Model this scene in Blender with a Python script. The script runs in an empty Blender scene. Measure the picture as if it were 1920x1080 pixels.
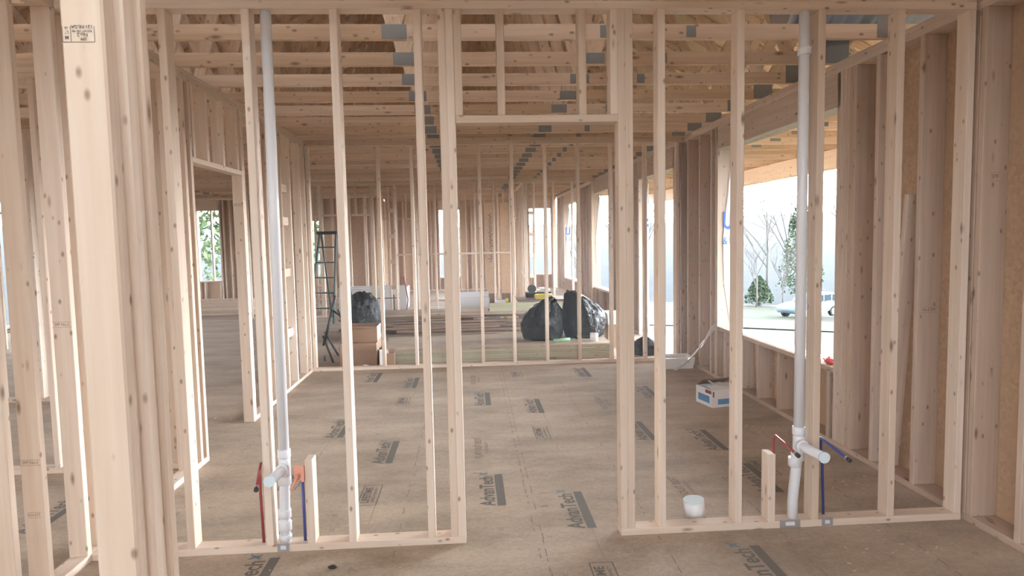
import bpy, bmesh, math, random
from mathutils import Vector, Matrix
random.seed(7)
S = bpy.context.scene
C = S.collection

# ---------------------------------------------------------------- camera
F, YAW, PIT, ROL, H = 1254.4013, 0.06168986, 0.07610208, 0.01988968, 1.57906
cy, sy, cp, sp = math.cos(YAW), math.sin(YAW), math.cos(PIT), math.sin(PIT)
fw = Vector((sy*cp, cy*cp, -sp)); rt = Vector((cy, -sy, 0)); dn = fw.cross(rt)
cr, sr = math.cos(ROL), math.sin(ROL)
rt, dn = cr*rt + sr*dn, -sr*rt + cr*dn
cam_d = bpy.data.cameras.new('camera'); cam = bpy.data.objects.new('camera', cam_d); C.objects.link(cam)
cam.matrix_world = Matrix(((rt.x, -dn.x, -fw.x, 0), (rt.y, -dn.y, -fw.y, 0), (rt.z, -dn.z, -fw.z, H), (0, 0, 0, 1)))
cam_d.sensor_width = 36; cam_d.lens = F/1920*36; cam_d.clip_start = .05; cam_d.clip_end = 2000
S.camera = cam

# ---------------------------------------------------------------- world, exposure
W = bpy.data.worlds.new('sky'); S.world = W; W.use_nodes = True
wn = W.node_tree; wn.nodes.clear()
wo = wn.nodes.new('ShaderNodeOutputWorld'); bg = wn.nodes.new('ShaderNodeBackground')
tc = wn.nodes.new('ShaderNodeTexCoord'); sx = wn.nodes.new('ShaderNodeSeparateXYZ'); rp = wn.nodes.new('ShaderNodeValToRGB')
rp.color_ramp.elements[0].position = 0.0; rp.color_ramp.elements[0].color = (.93, .97, 1, 1)
rp.color_ramp.elements[1].position = .7; rp.color_ramp.elements[1].color = (.82, .90, 1, 1)
wn.links.new(tc.outputs['Generated'], sx.inputs[0]); wn.links.new(sx.outputs['Z'], rp.inputs[0])
wn.links.new(rp.outputs[0], bg.inputs[0]); wn.links.new(bg.outputs[0], wo.inputs[0])
# hazy sun glow low beyond the right side of the house, dimmer sky behind
dt = wn.nodes.new('ShaderNodeVectorMath'); dt.operation = 'DOT_PRODUCT'; dt.inputs[1].default_value = Vector((.81, .58, 0)).normalized()
wn.links.new(tc.outputs['Generated'], dt.inputs[0])
gl = wn.nodes.new('ShaderNodeMapRange'); gl.interpolation_type = 'SMOOTHSTEP'
gl.inputs['From Min'].default_value = -.35; gl.inputs['From Max'].default_value = 1.0
gl.inputs['To Min'].default_value = 0.0; gl.inputs['To Max'].default_value = 27.0
el = wn.nodes.new('ShaderNodeMapRange'); el.interpolation_type = 'SMOOTHSTEP'
el.inputs['From Min'].default_value = .08; el.inputs['From Max'].default_value = .48
el.inputs['To Min'].default_value = 1.0; el.inputs['To Max'].default_value = 0.0
ma = wn.nodes.new('ShaderNodeMath'); ma.operation = 'MULTIPLY_ADD'; ma.inputs[2].default_value = 1.5
wn.links.new(dt.outputs['Value'], gl.inputs['Value']); wn.links.new(sx.outputs['Z'], el.inputs['Value'])
wn.links.new(gl.outputs[0], ma.inputs[0]); wn.links.new(el.outputs[0], ma.inputs[1]); wn.links.new(ma.outputs[0], bg.inputs[1])
S.view_settings.view_transform = 'Standard'; S.view_settings.look = 'None'
S.view_settings.gamma = 1; S.view_settings.use_curve_mapping = False
S.view_settings.exposure = 1.6
S.cycles.max_bounces = 12; S.cycles.diffuse_bounces = 8; S.cycles.transparent_max_bounces = 12
S.cycles.use_denoising = True

# ---------------------------------------------------------------- materials
def mat(name, color=(.5,.5,.5), rough=.6, **k):
    m = bpy.data.materials.new(name); m.use_nodes = True
    b = m.node_tree.nodes['Principled BSDF']
    b.inputs['Base Color'].default_value = (*color, 1); b.inputs['Roughness'].default_value = rough
    for a, v in k.items():
        b.inputs[a.replace('_', ' ')].default_value = v
    return m
def N(m, t, **k):
    n = m.node_tree.nodes.new(t)
    for a, v in k.items(): setattr(n, a, v)
    return n
def wood(name, axis, c1, c2, knot=(.16,.085,.045), kn=1.0, rough=.7):
    m = mat(name, c1, rough); nt = m.node_tree; L = nt.links.new
    b = nt.nodes['Principled BSDF']
    tc = N(m, 'ShaderNodeTexCoord'); oi = N(m, 'ShaderNodeObjectInfo')
    add = N(m, 'ShaderNodeVectorMath', operation='ADD'); sc = N(m, 'ShaderNodeVectorMath', operation='SCALE')
    comb = N(m, 'ShaderNodeCombineXYZ')
    for i in range(3): L(oi.outputs['Random'], comb.inputs[i])
    sc.inputs['Scale'].default_value = 37.0
    L(comb.outputs[0], sc.inputs[0]); L(tc.outputs['Object'], add.inputs[0]); L(sc.outputs[0], add.inputs[1])
    mp = N(m, 'ShaderNodeMapping'); s = [28, 28, 28]; s[axis] = 1.1; mp.inputs['Scale'].default_value = s
    L(add.outputs[0], mp.inputs[0])
    ns = N(m, 'ShaderNodeTexNoise'); ns.inputs['Scale'].default_value = 1.4; ns.inputs['Detail'].default_value = 3
    L(mp.outputs[0], ns.inputs['Vector'])
    r1 = N(m, 'ShaderNodeValToRGB'); r1.color_ramp.elements[0].position = .32; r1.color_ramp.elements[1].position = .66
    r1.color_ramp.elements[0].color = (*c2, 1); r1.color_ramp.elements[1].color = (*c1, 1)
    L(ns.outputs['Fac'], r1.inputs[0])
    # per board tone
    hv = N(m, 'ShaderNodeHueSaturation'); mr = N(m, 'ShaderNodeMapRange')
    mr.inputs['To Min'].default_value = .84; mr.inputs['To Max'].default_value = 1.1
    L(oi.outputs['Random'], mr.inputs['Value']); L(mr.outputs[0], hv.inputs['Value'])
    mu = N(m, 'ShaderNodeMath', operation='MULTIPLY_ADD'); mu.inputs[1].default_value = -.3; mu.inputs[2].default_value = 1.1
    L(oi.outputs['Random'], mu.inputs[0]); L(mu.outputs[0], hv.inputs['Saturation'])
    L(r1.outputs[0], hv.inputs['Color'])
    # knots
    mk = N(m, 'ShaderNodeMapping'); s = [10, 10, 10]; s[axis] = 3.2; mk.inputs['Scale'].default_value = s
    L(add.outputs[0], mk.inputs[0])
    vo = N(m, 'ShaderNodeTexVoronoi'); vo.inputs['Scale'].default_value = 1.0
    L(mk.outputs[0], vo.inputs['Vector'])
    r2 = N(m, 'ShaderNodeValToRGB'); r2.color_ramp.elements[0].position = .035*kn; r2.color_ramp.elements[1].position = .14*kn
    r2.color_ramp.elements[0].color = (1, 1, 1, 1); r2.color_ramp.elements[1].color = (0, 0, 0, 1)
    L(vo.outputs['Distance'], r2.inputs[0])
    mx = N(m, 'ShaderNodeMixRGB'); mx.inputs[2].default_value = (*knot, 1)
    m3 = N(m, 'ShaderNodeMath', operation='MULTIPLY'); m3.inputs[1].default_value = .85
    L(r2.outputs[0], m3.inputs[0]); L(m3.outputs[0], mx.inputs[0]); L(hv.outputs[0], mx.inputs[1])
    mk2 = N(m, 'ShaderNodeMapping'); s = [17, 17, 17]; s[axis] = 9.5; mk2.inputs['Scale'].default_value = s; mk2.inputs['Location'].default_value = (3.1, 7.7, 1.3)
    L(add.outputs[0], mk2.inputs[0]); vo2 = N(m, 'ShaderNodeTexVoronoi'); vo2.inputs['Scale'].default_value = 1.0; L(mk2.outputs[0], vo2.inputs['Vector'])
    r4 = N(m, 'ShaderNodeValToRGB'); r4.color_ramp.elements[0].position = .06*kn; r4.color_ramp.elements[1].position = .17*kn
    r4.color_ramp.elements[0].color = (1, 1, 1, 1); r4.color_ramp.elements[1].color = (0, 0, 0, 1); L(vo2.outputs['Distance'], r4.inputs[0])
    m5 = N(m, 'ShaderNodeMath', operation='MULTIPLY'); m5.inputs[1].default_value = .75; L(r4.outputs[0], m5.inputs[0])
    mx5 = N(m, 'ShaderNodeMixRGB'); mx5.inputs[2].default_value = (knot[0]*1.25, knot[1]*1.25, knot[2]*1.25, 1)
    L(m5.outputs[0], mx5.inputs[0]); L(mx.outputs[0], mx5.inputs[1]); L(mx5.outputs[0], b.inputs['Base Color'])
    return m
PINE1, PINE2 = (.76, .625, .505), (.69, .54, .415)
WD = [wood('spruce_lumber_grain_' + a, i, PINE1, PINE2) for i, a in enumerate(('width', 'depth', 'height'))]
YP = [wood('yellow_pine_truss_grain_' + a, i, (.75, .565, .41), (.63, .45, .31), kn=1.15) for i, a in enumerate(('width', 'depth', 'height'))]
SY = [wood('exterior_stud_grain_' + a, i, (.66, .53, .43), (.57, .44, .345)) for i, a in enumerate(('width', 'depth', 'height'))]
GREY = [wood('weathered_board_grain_' + a, i, (.36, .26, .19), (.22, .15, .105)) for i, a in enumerate(('width', 'depth', 'height'))]
BRN = [wood('brown_board_grain_' + a, i, (.30, .19, .13), (.17, .105, .07)) for i, a in enumerate(('width', 'depth', 'height'))]
GREEN = [wood('treated_board_grain_' + a, i, (.47, .44, .31), (.38, .36, .25)) for i, a in enumerate(('width', 'depth', 'height'))]

def chips(name, c1, c2, c3, scale=60, rough=.75):
    m = mat(name, c1, rough); L = m.node_tree.links.new; b = m.node_tree.nodes['Principled BSDF']
    tc = N(m, 'ShaderNodeTexCoord'); vo = N(m, 'ShaderNodeTexVoronoi'); vo.inputs['Scale'].default_value = scale
    ns = N(m, 'ShaderNodeTexNoise'); ns.inputs['Scale'].default_value = 3; ns.inputs['Detail'].default_value = 5
    L(tc.outputs['Object'], vo.inputs['Vector']); L(tc.outputs['Object'], ns.inputs['Vector'])
    sv = N(m, 'ShaderNodeSeparateXYZ'); L(vo.outputs['Color'], sv.inputs[0])
    r = N(m, 'ShaderNodeValToRGB'); r.color_ramp.elements[0].color = (*c2, 1); r.color_ramp.elements[1].color = (*c1, 1)
    L(sv.outputs[0], r.inputs[0])
    mx = N(m, 'ShaderNodeMixRGB'); r3 = N(m, 'ShaderNodeValToRGB'); r3.color_ramp.elements[0].position = .4; r3.color_ramp.elements[1].position = .75
    L(ns.outputs['Fac'], r3.inputs[0]); L(r3.outputs[0], mx.inputs[0]); L(r.outputs[0], mx.inputs[1]); mx.inputs[2].default_value = (*c3, 1)
    L(mx.outputs[0], b.inputs['Base Color'])
    return m
OSB = chips('strand_board', (.62, .45, .31), (.49, .34, .225), (.56, .40, .27), 45)
OSBL = chips('lit_strand_board', (.86, .66, .46), (.72, .52, .34), (.80, .60, .41), 45)  # brighter copy of the strand board, strong light put into its colour
DECK = chips('roof_deck_board', (.74, .57, .41), (.62, .46, .32), (.68, .52, .37), 30)
# subfloor: panels with faint seams, dust, dirt
FLM = mat('subfloor_board', (.45, .33, .22), .8)
def _fl():
    m = FLM; L = m.node_tree.links.new; b = m.node_tree.nodes['Principled BSDF']
    tc = N(m, 'ShaderNodeTexCoord')
    vo = N(m, 'ShaderNodeTexVoronoi'); vo.inputs['Scale'].default_value = 70
    L(tc.outputs['Object'], vo.inputs['Vector']); sv = N(m, 'ShaderNodeSeparateXYZ'); L(vo.outputs['Color'], sv.inputs[0])
    r = N(m, 'ShaderNodeValToRGB'); r.color_ramp.elements[0].color = (.47, .38, .29, 1); r.color_ramp.elements[1].color = (.55, .455, .36, 1)
    L(sv.outputs[0], r.inputs[0])
    n1 = N(m, 'ShaderNodeTexNoise'); n1.inputs['Scale'].default_value = 1.1; n1.inputs['Detail'].default_value = 6; n1.inputs['Roughness'].default_value = .65
    mp = N(m, 'ShaderNodeMapping'); mp.inputs['Scale'].default_value = (1, 2.2, 1); L(tc.outputs['Object'], mp.inputs[0]); L(mp.outputs[0], n1.inputs['Vector'])
    r1 = N(m, 'ShaderNodeValToRGB'); r1.color_ramp.elements[0].position = .35; r1.color_ramp.elements[1].position = .68
    r1.color_ramp.elements[0].color = (.58, .55, .52, 1); r1.color_ramp.elements[1].color = (1.08, 1.08, 1.08, 1)
    L(n1.outputs['Fac'], r1.inputs[0])
    mx = N(m, 'ShaderNodeMixRGB', blend_type='MULTIPLY'); mx.inputs[0].default_value = .8
    L(r.outputs[0], mx.inputs[1]); L(r1.outputs[0], mx.inputs[2])
    br = N(m, 'ShaderNodeTexBrick'); br.offset = .5; br.inputs['Scale'].default_value = 1
    br.inputs['Brick Width'].default_value = 2.44; br.inputs['Row Height'].default_value = 1.22; br.inputs['Mortar Size'].default_value = .004
    mb = N(m, 'ShaderNodeMapping'); mb.inputs['Location'].default_value = (.6, .08, 0); L(tc.outputs['Object'], mb.inputs[0]); L(mb.outputs[0], br.inputs['Vector'])
    mx2 = N(m, 'ShaderNodeMixRGB'); mx2.inputs[2].default_value = (.40, .31, .23, 1)
    L(br.outputs['Fac'], mx2.inputs[0]); L(mx.outputs[0], mx2.inputs[1]); L(mx2.outputs[0], b.inputs['Base Color'])
_fl()
INK = mat('stamp_ink', (.16, .145, .125), .8)
INKF = mat('faint_stamp_ink', (.27, .215, .16), .8)
INKB = mat('blue_stamp_ink', (.20, .26, .30), .8)
PVC = mat('white_pvc', (.80, .82, .86), .28)
PVCC = mat('clear_white_cap', (.72, .84, .90), .25)
REDP = mat('red_tubing', (.36, .07, .075), .35)
BLUEP = mat('blue_tubing', (.06, .08, .30), .35)
CAPD = mat('dark_tube_cap', (.05, .045, .045), .4)
COPP = mat('copper_bracket', (.85, .42, .30), .45)
GALV = mat('galvanised_plate', (.50, .51, .54), .4, Metallic=.6)
PLATE = mat('truss_plate_steel', (.25, .245, .24), .5, Metallic=.2)
BAG = mat('black_bin_liner', (.006, .006, .007), .14)
BAG.node_tree.nodes['Principled BSDF'].inputs['Specular IOR Level'].default_value = .28
def _bag():
    m = BAG; L = m.node_tree.links.new; b = m.node_tree.nodes['Principled BSDF']; tc = N(m, 'ShaderNodeTexCoord')
    ns = N(m, 'ShaderNodeTexNoise'); ns.inputs['Scale'].default_value = 9; ns.inputs['Detail'].default_value = 4; ns.inputs['Distortion'].default_value = 1.2
    vo = N(m, 'ShaderNodeTexVoronoi', feature='DISTANCE_TO_EDGE'); vo.inputs['Scale'].default_value = 7
    L(tc.outputs['Object'], ns.inputs['Vector']); L(ns.outputs['Color'], vo.inputs['Vector'])
    bp = N(m, 'ShaderNodeBump'); bp.inputs['Strength'].default_value = .5; bp.inputs['Distance'].default_value = .03
    ad = N(m, 'ShaderNodeMath', operation='ADD'); L(ns.outputs['Fac'], ad.inputs[0]); L(vo.outputs['Distance'], ad.inputs[1])
    L(ad.outputs[0], bp.inputs['Height']); L(bp.outputs[0], b.inputs['Normal'])
_bag()
CARD = mat('brown_cardboard', (.34, .215, .14), .8)
CARDW = mat('white_carton', (.78, .77, .78), .6)
CARDB = mat('blue_print', (.11, .27, .52), .6)
CARDR = mat('dark_red_print', (.30, .06, .06), .6)
WHITE = mat('white_plastic', (.82, .82, .82), .35)
TUBM = mat('white_tub', (.80, .82, .86), .3)
YEL = mat('yellow_plastic', (.85, .72, .05), .4)
BLK = mat('black_steel', (.02, .022, .022), .5)
LADG = mat('dark_green_fibreglass', (.035, .06, .045), .5)
GRNP = mat('green_tube_plastic', (.35, .62, .40), .4)
FILM = mat('clear_film', (.90, .92, .96), .25, Transmission_Weight=.0, Alpha=.62)
WRAP = mat('white_house_wrap', (.88, .90, .94), .5)
WRAPB = mat('blue_wrap_print', (.06, .17, .62), .5)
WRAPR = mat('red_wrap_print', (.75, .12, .12), .5)
DUCT = mat('grey_duct_foil', (.30, .32, .37), .45, Metallic=.1)
BARK = mat('pale_bark', (.20, .185, .175), .9)
CONC = mat('foundation_block', (.42, .41, .40), .9)
SHING = mat('roof_shingle', (.10, .10, .11), .9)

# ---------------------------------------------------------------- helpers
def tag(o, label=None, cat=None, group=None, kind=None):
    if label: o['label'] = label
    if cat: o['category'] = cat
    if group: o['group'] = group
    if kind: o['kind'] = kind
    return o
def empty(name, loc, label=None, cat=None, group=None, kind=None, rz=0):
    o = bpy.data.objects.new(name, None); C.objects.link(o); o.location = loc; o.rotation_euler.z = rz
    o.empty_display_size = .1
    return tag(o, label, cat, group, kind)
def link(name, me, m, parent=None, loc=(0, 0, 0), rot=(0, 0, 0)):
    """loc is in world space when the parent is unrotated"""
    o = bpy.data.objects.new(name, me); C.objects.link(o)
    if me is not None and m is not None and not me.materials: me.materials.append(m)
    if parent is not None:
        o.parent = parent
        base = Vector((0, 0, 0)); p = parent
        while p is not None: base = base + p.location; p = p.parent
        loc = Vector(loc) - base
    o.location = loc; o.rotation_euler = rot
    return o
_cache = {}
def box_mesh(dx, dy, dz, m, bev=.0025):
    key = (round(dx, 4), round(dy, 4), round(dz, 4), m.name, bev)
    if key in _cache: return _cache[key]
    bm = bmesh.new(); bmesh.ops.create_cube(bm, size=1)
    bmesh.ops.scale(bm, vec=(dx, dy, dz), verts=bm.verts)
    if bev and min(dx, dy, dz) > bev*3:
        bmesh.ops.bevel(bm, geom=bm.edges[:], offset=bev, segments=1, affect='EDGES')
    me = bpy.data.meshes.new('board'); bm.to_mesh(me); bm.free(); me.materials.append(m); _cache[key] = me
    return me
def board(name, x0, x1, y0, y1, z0, z1, fam, parent=None, bev=.0025):
    d = (x1-x0, y1-y0, z1-z0)
    m = fam[max(range(3), key=lambda i: d[i])] if isinstance(fam, list) else fam
    return link(name, box_mesh(*d, m, bev), None, parent, ((x0+x1)/2, (y0+y1)/2, (z0+z1)/2))
def to_obj(name, bm, m, parent=None, loc=(0, 0, 0), smooth=False, rot=(0, 0, 0)):
    me = bpy.data.meshes.new(name); bm.to_mesh(me); bm.free()
    if smooth:
        for p in me.polygons: p.use_smooth = True
    return link(name, me, m, parent, loc, rot)
def add_box(bm, x0, x1, y0, y1, z0, z1, M=None):
    vs = [bm.verts.new(Vector(p) if M is None else M @ Vector(p)) for p in
          ((x0,y0,z0),(x1,y0,z0),(x1,y1,z0),(x0,y1,z0),(x0,y0,z1),(x1,y0,z1),(x1,y1,z1),(x0,y1,z1))]
    for f in ((0,3,2,1),(4,5,6,7),(0,1,5,4),(1,2,6,5),(2,3,7,6),(3,0,4,7)): bm.faces.new([vs[i] for i in f])
def add_tube(bm, pts, rad, n=14, cap=True):
    pts = [Vector(p) for p in pts]; rads = rad if isinstance(rad, (list, tuple)) else [rad]*len(pts)
    rings = []; up = None
    for i, p in enumerate(pts):
        t = (pts[min(i+1, len(pts)-1)] - pts[max(i-1, 0)]).normalized()
        if up is None: up = Vector((0, 0, 1)) if abs(t.z) < .9 else Vector((0, 1, 0))
        u = (up - t*up.dot(t)).normalized(); v = t.cross(u); up = u
        rings.append([bm.verts.new(p + rads[i]*(math.cos(2*math.pi*k/n)*u + math.sin(2*math.pi*k/n)*v)) for k in range(n)])
    for a, b in zip(rings, rings[1:]):
        for k in range(n): bm.faces.new((a[k], a[(k+1) % n], b[(k+1) % n], b[k]))
    if cap:
        bm.faces.new(rings[0][::-1]); bm.faces.new(rings[-1])
def tube(name, pts, rad, m, parent=None, n=14):
    bm = bmesh.new(); add_tube(bm, pts, rad, n); 
    base = Vector((0,0,0)); p = parent
    while p is not None: base = base + p.location; p = p.parent
    o = to_obj(name, bm, m, None, (0, 0, 0), True)
    o.data.transform(Matrix.Translation(-base))
    if parent is not None: o.parent = parent
    for p in o.data.polygons:
        if len(p.vertices) > 4: p.use_smooth = False
    return o
def text_mesh(txt, size, ex=0.0, align='CENTER', off=.018):
    cu = bpy.data.curves.new('lettering', 'FONT'); cu.body = txt; cu.size = size; cu.align_x = align; cu.align_y = 'CENTER'
    cu.extrude = ex; cu.offset = size*off
    ob = bpy.data.objects.new('lettering', cu); C.objects.link(ob)
    dg = bpy.context.evaluated_depsgraph_get(); me = bpy.data.meshes.new_from_object(ob.evaluated_get(dg))
    bpy.data.objects.remove(ob); return me
def rect_mesh(w, h, x=0, y=0):
    bm = bmesh.new(); vs = [bm.verts.new((x+sx*w/2, y+sy*h/2, 0)) for sx, sy in ((-1,-1),(1,-1),(1,1),(-1,1))]; bm.faces.new(vs)
    me = bpy.data.meshes.new('mark'); bm.to_mesh(me); bm.free(); return me
def join_flat(items):
    """items: (mesh, matrix) merged into one flat mesh"""
    bm = bmesh.new()
    for me, M in items:
        t = me.copy(); t.transform(M); bm.from_mesh(t)
    me = bpy.data.meshes.new('print'); bm.to_mesh(me); bm.free(); return me
def T(x=0, y=0, z=0, rz=0, s=(1, 1, 1)):
    return Matrix.Translation((x, y, z)) @ Matrix.Rotation(rz, 4, 'Z') @ Matrix.Diagonal((*s, 1))

ST, DP = .038, .089          # stud edge and depth
ZT = 2.696                   # underside of top plate
HT = 2.772                   # top of walls
D1, D2, XL, XR = 3.368, 8.1455, -1.93, 2.64

def partition_x(name, label, Y, x0, x1, studs, fam=WD, gaps=(), dbl=True, dp=DP, group=None):
    """framed wall running along X, near face at Y. gaps: (xa, xb, header_z, cripples)"""
    r = empty(name, ((x0+x1)/2, Y+dp/2, 0), label, 'stud wall', group, 'thing')
    board('top_plate', x0, x1, Y, Y+dp, ZT, ZT+.038, fam, r)
    if dbl: board('top_plate', x0, x1, Y, Y+dp, ZT+.038, HT, fam, r)
    xs = [x0]
    for g in gaps: xs += [g[0], g[1]]
    xs.append(x1)
    for a, b in zip(xs[::2], xs[1::2]):
        if b-a > .02: board('bottom_plate', a, b, Y, Y+dp, 0, .038, fam, r)
    for x in studs: board('stud', x, x+ST, Y, Y+dp, .038, ZT, fam, r)
    for g in gaps:
        board('header', g[0]-.0, g[1]+.0, Y, Y+dp, g[2], g[2]+.038, fam, r)
        for x in g[3]: board('cripple_stud', x, x+ST, Y, Y+dp, g[2]+.038, ZT, fam, r)
    return r
def partition_y(name, label, X, y0, y1, studs, fam=WD, gaps=(), dp=DP, group=None):
    """framed wall running along Y, right face at X"""
    r = empty(name, (X-dp/2, (y0+y1)/2, 0), label, 'stud wall', group, 'thing')
    board('top_plate', X-dp, X, y0, y1, ZT, ZT+.038, fam, r); board('top_plate', X-dp, X, y0, y1, ZT+.038, HT, fam, r)
    ys = [y0]
    for g in gaps: ys += [g[0], g[1]]
    ys.append(y1)
    for a, b in zip(ys[::2], ys[1::2]):
        if b-a > .02: board('bottom_plate', X-dp, X, a, b, 0, .038, fam, r)
    for y in studs: board('stud', X-dp, X, y, y+ST, .038, ZT, fam, r)
    for g in gaps:
        board('header', X-dp, X, g[0], g[1], g[2], g[2]+.038, fam, r)
        for y in g[3]: board('cripple_stud', X-dp, X, y, y+ST, g[2]+.038, ZT, fam, r)
    return r

# ---------------------------------------------------------------- floor, foundation, roof
XW, YN, YF, YFL = -8.6, -2.5, 20.2, 18.1        # west wall, near edge, far wall, far wall of the west wing
bm = bmesh.new()
add_box(bm, XW-.15, XR+.16, YN, YF+.15, -.05, 0)
floor = to_obj('floor', bm, FLM); tag(floor, 'tan subfloor boards printed with dark stamps', None, None, 'structure')
bm = bmesh.new()
for a in ((XW-.12, XW+.1, YN, YF+.1), (XR-.1, XR+.13, YN, YF+.1), (XW, XR, YF-.1, YF+.12)): add_box(bm, a[0], a[1], a[2], a[3], -2.2, -.05)
tag(to_obj('trim_1', bm, CONC), kind='structure')

XE, XRG = 5.8, -1.4                              # porch eave, ridge
SL = .5
def roof_z(x): return 2.772 + SL*((XE-x) if x > XRG else (XE-XRG) - (XRG-x)*(XE-XRG)/(XRG-XW+.5)) + .11
bm = bmesh.new()
for a, b in ((XE+.3, XRG), (XRG, XW-.9)):
    za, zb = roof_z(a), roof_z(b)
    v = [bm.verts.new(p) for p in ((a, -2.6, za), (b, -2.6, zb), (b, YF+.4, zb), (a, YF+.4, za),
                                   (a, -2.6, za+.012), (b, -2.6, zb+.012), (b, YF+.4, zb+.012), (a, YF+.4, za+.012))]
    for f in ((0,1,2,3),(7,6,5,4),(0,4,5,1),(1,5,6,2),(2,6,7,3),(3,7,4,0)): bm.faces.new([v[i] for i in f])
tag(to_obj('ceiling', bm, DECK), kind='structure')

# ---------------------------------------------------------------- exterior right wall (2x6 studs, strand board outside)
def exterior_wall_y(name, X, y0, y1, openings, studs, side=1, dp=.14):
    """inner face at X, wall body towards side"""
    r = empty(name, (X, (y0+y1)/2, 0), None, None, None, 'structure')
    xa, xb = (X, X+dp) if side > 0 else (X-dp, X)
    sa, sb = (X+dp, X+dp+.012) if side > 0 else (X-dp-.012, X-dp)
    board('top_plate', xa, xb, y0, y1, ZT, ZT+.038, SY, r); board('top_plate', xa, xb, y0, y1, ZT+.038, HT, SY, r)
    ys = [y0]; 
    for o in openings:
        if o[2] < .05: ys += [o[0], o[1]]
    ys.append(y1)
    for a, b in zip(ys[::2], ys[1::2]): board('bottom_plate', xa, xb, a, b, 0, .038, SY, r)
    for y in studs:
        if any(o[0]-.01 < y+.019 < o[1]+.01 for o in openings): continue
        board('stud', xa, xb, y, y+ST, .038, ZT, SY, r)
    bm = bmesh.new(); y = y0
    base = Vector((X, (y0+y1)/2, 0))
    def sh(a, b, c, d): add_box(bm, sa-base.x, sb-base.x, a-base.y, b-base.y, c, d)
    for o in openings:
        sh(y, o[0], -.25, HT)
        if o[2] > .05: sh(o[0], o[1], -.25, o[2])
        sh(o[0], o[1], o[3], HT); y = o[1]
        if o[2] > .05:
            board('window_sill', xa, xb, o[0], o[1], o[2]-.038, o[2], SY, r)
            k = o[0]+.05
            while k < o[1]-.05:
                board('cripple_stud', xa, xb, k, k+ST, .038, o[2]-.038, SY, r); k += .4064
        board('header', xa, xb, o[0]-.04, o[1]+.04, o[3], ZT, SY, r)
    sh(y, y1, -.25, HT)
    o = to_obj('sheathing', bm, OSB, r, base)
    return r
win = [(4.70, 7.01, .575, 2.455), (8.575, 10.35, 0, 2.43), (12.3, 14.25, .50, 2.455), (16.38, 18.65, .45, 2.44)]
st = [-2.4+.4064*i for i in range(11)] + [2.30, 2.66, 2.999, 3.317, 3.36, 3.785, 4.205, 4.46, 4.50, 4.54, 4.58, 4.62, 4.66,
      7.01, 7.048, 7.19, 7.56, 7.97, 8.24, 8.37, 8.41, 8.53, 10.35, 10.39, 10.8, 11.2, 11.6, 12.0, 12.2, 12.26, 14.25, 14.29, 14.7, 15.05, 15.42, 15.8, 16.2, 16.3,
      18.65, 18.69, 19.0, 19.4, 19.8, 20.1]
st = [s for s in st if not (1.65 < s < 2.2)] + [1.9]
exterior_wall_y('wall_right', XR, YN, YF, win, st)
# west wall, with unseen openings added to bring light into the far rooms
ww = [(-1.8, .2, .5, 2.3), (1.5, 3.5, .3, 2.4), (5.0, 6.8, .5, 2.4), (9.0, 11.0, .1, 2.4), (12.3, 14.3, .1, 2.4), (15.0, 17.4, .1, 2.4)]
exterior_wall_y('wall_left', XW, YN, YFL, ww, [-2.4+.4064*i for i in range(51)], side=-1)

def exterior_wall_x(name, Y, x0, x1, openings, studs, dp=.14):
    r = empty(name, ((x0+x1)/2, Y, 0), None, None, None, 'structure')
    board('top_plate', x0, x1, Y, Y+dp, ZT, ZT+.038, WD, r); board('top_plate', x0, x1, Y, Y+dp, ZT+.038, HT, WD, r)
    board('bottom_plate', x0, x1, Y, Y+dp, 0, .038, WD, r)
    for x in studs:
        if any(o[0]-.03 < x < o[1]-.01 for o in openings): continue
        board('stud', x, x+ST, Y, Y+dp, .038, ZT, WD, r)
    bm = bmesh.new(); x = x0; base = Vector(((x0+x1)/2, Y, 0))
    def sh(a, b, c, d): add_box(bm, a-base.x, b-base.x, dp, dp+.012, c, d)
    for o in openings:
        sh(x, o[0], -.25, HT); sh(o[0], o[1], -.25, o[2]); sh(o[0], o[1], o[3], HT); x = o[1]
        board('window_sill', o[0], o[1], Y, Y+dp, o[2]-.038, o[2], WD, r)
        board('header', o[0]-.04, o[1]+.04, Y, Y+dp, o[3], ZT, WD, r)
        k = o[0]+.1
        while k < o[1]-.04: board('cripple_stud', k, k+ST, Y, Y+dp, .038, o[2]-.038, WD, r); k += .4064
    sh(x, x1, -.25, HT); to_obj('sheathing', bm, OSB, r, base)
    return r
fx = [-2.4+.4064*i for i in range(13)] + [-.9-ST, -.3, 1.73-ST, 2.46]
exterior_wall_x('wall_back', YF, -2.5, XR, [(-.9, -.3, .42, 2.42), (1.73, 2.46, .44, 2.42)], fx)
fx2 = [-8.5+.4064*i for i in range(15)] + [-7.12-ST, -6.56, -6.3]
wb2 = exterior_wall_x('wall_back_west', YFL, XW, -2.5, [(-7.12, -6.55, .58, 2.42), (-4.35, -3.9, .6, 2.1)], fx2)
board('mullion', -6.78, -6.745, YFL, YFL+.09, .58, 2.42, WD, wb2)
r = empty('wall_side', (-2.5, 19.2, 0), None, None, None, 'structure')
bm = bmesh.new(); add_box(bm, -.012, 0, -1.1, 1.1, -.2, HT); to_obj('sheathing', bm, OSB, r, (-2.52, 19.2, 0))
for y in (18.2, 18.6, 19.0, 19.4, 19.8): board('stud', -2.5, -2.41, y, y+ST, 0, ZT, WD, r)
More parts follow.
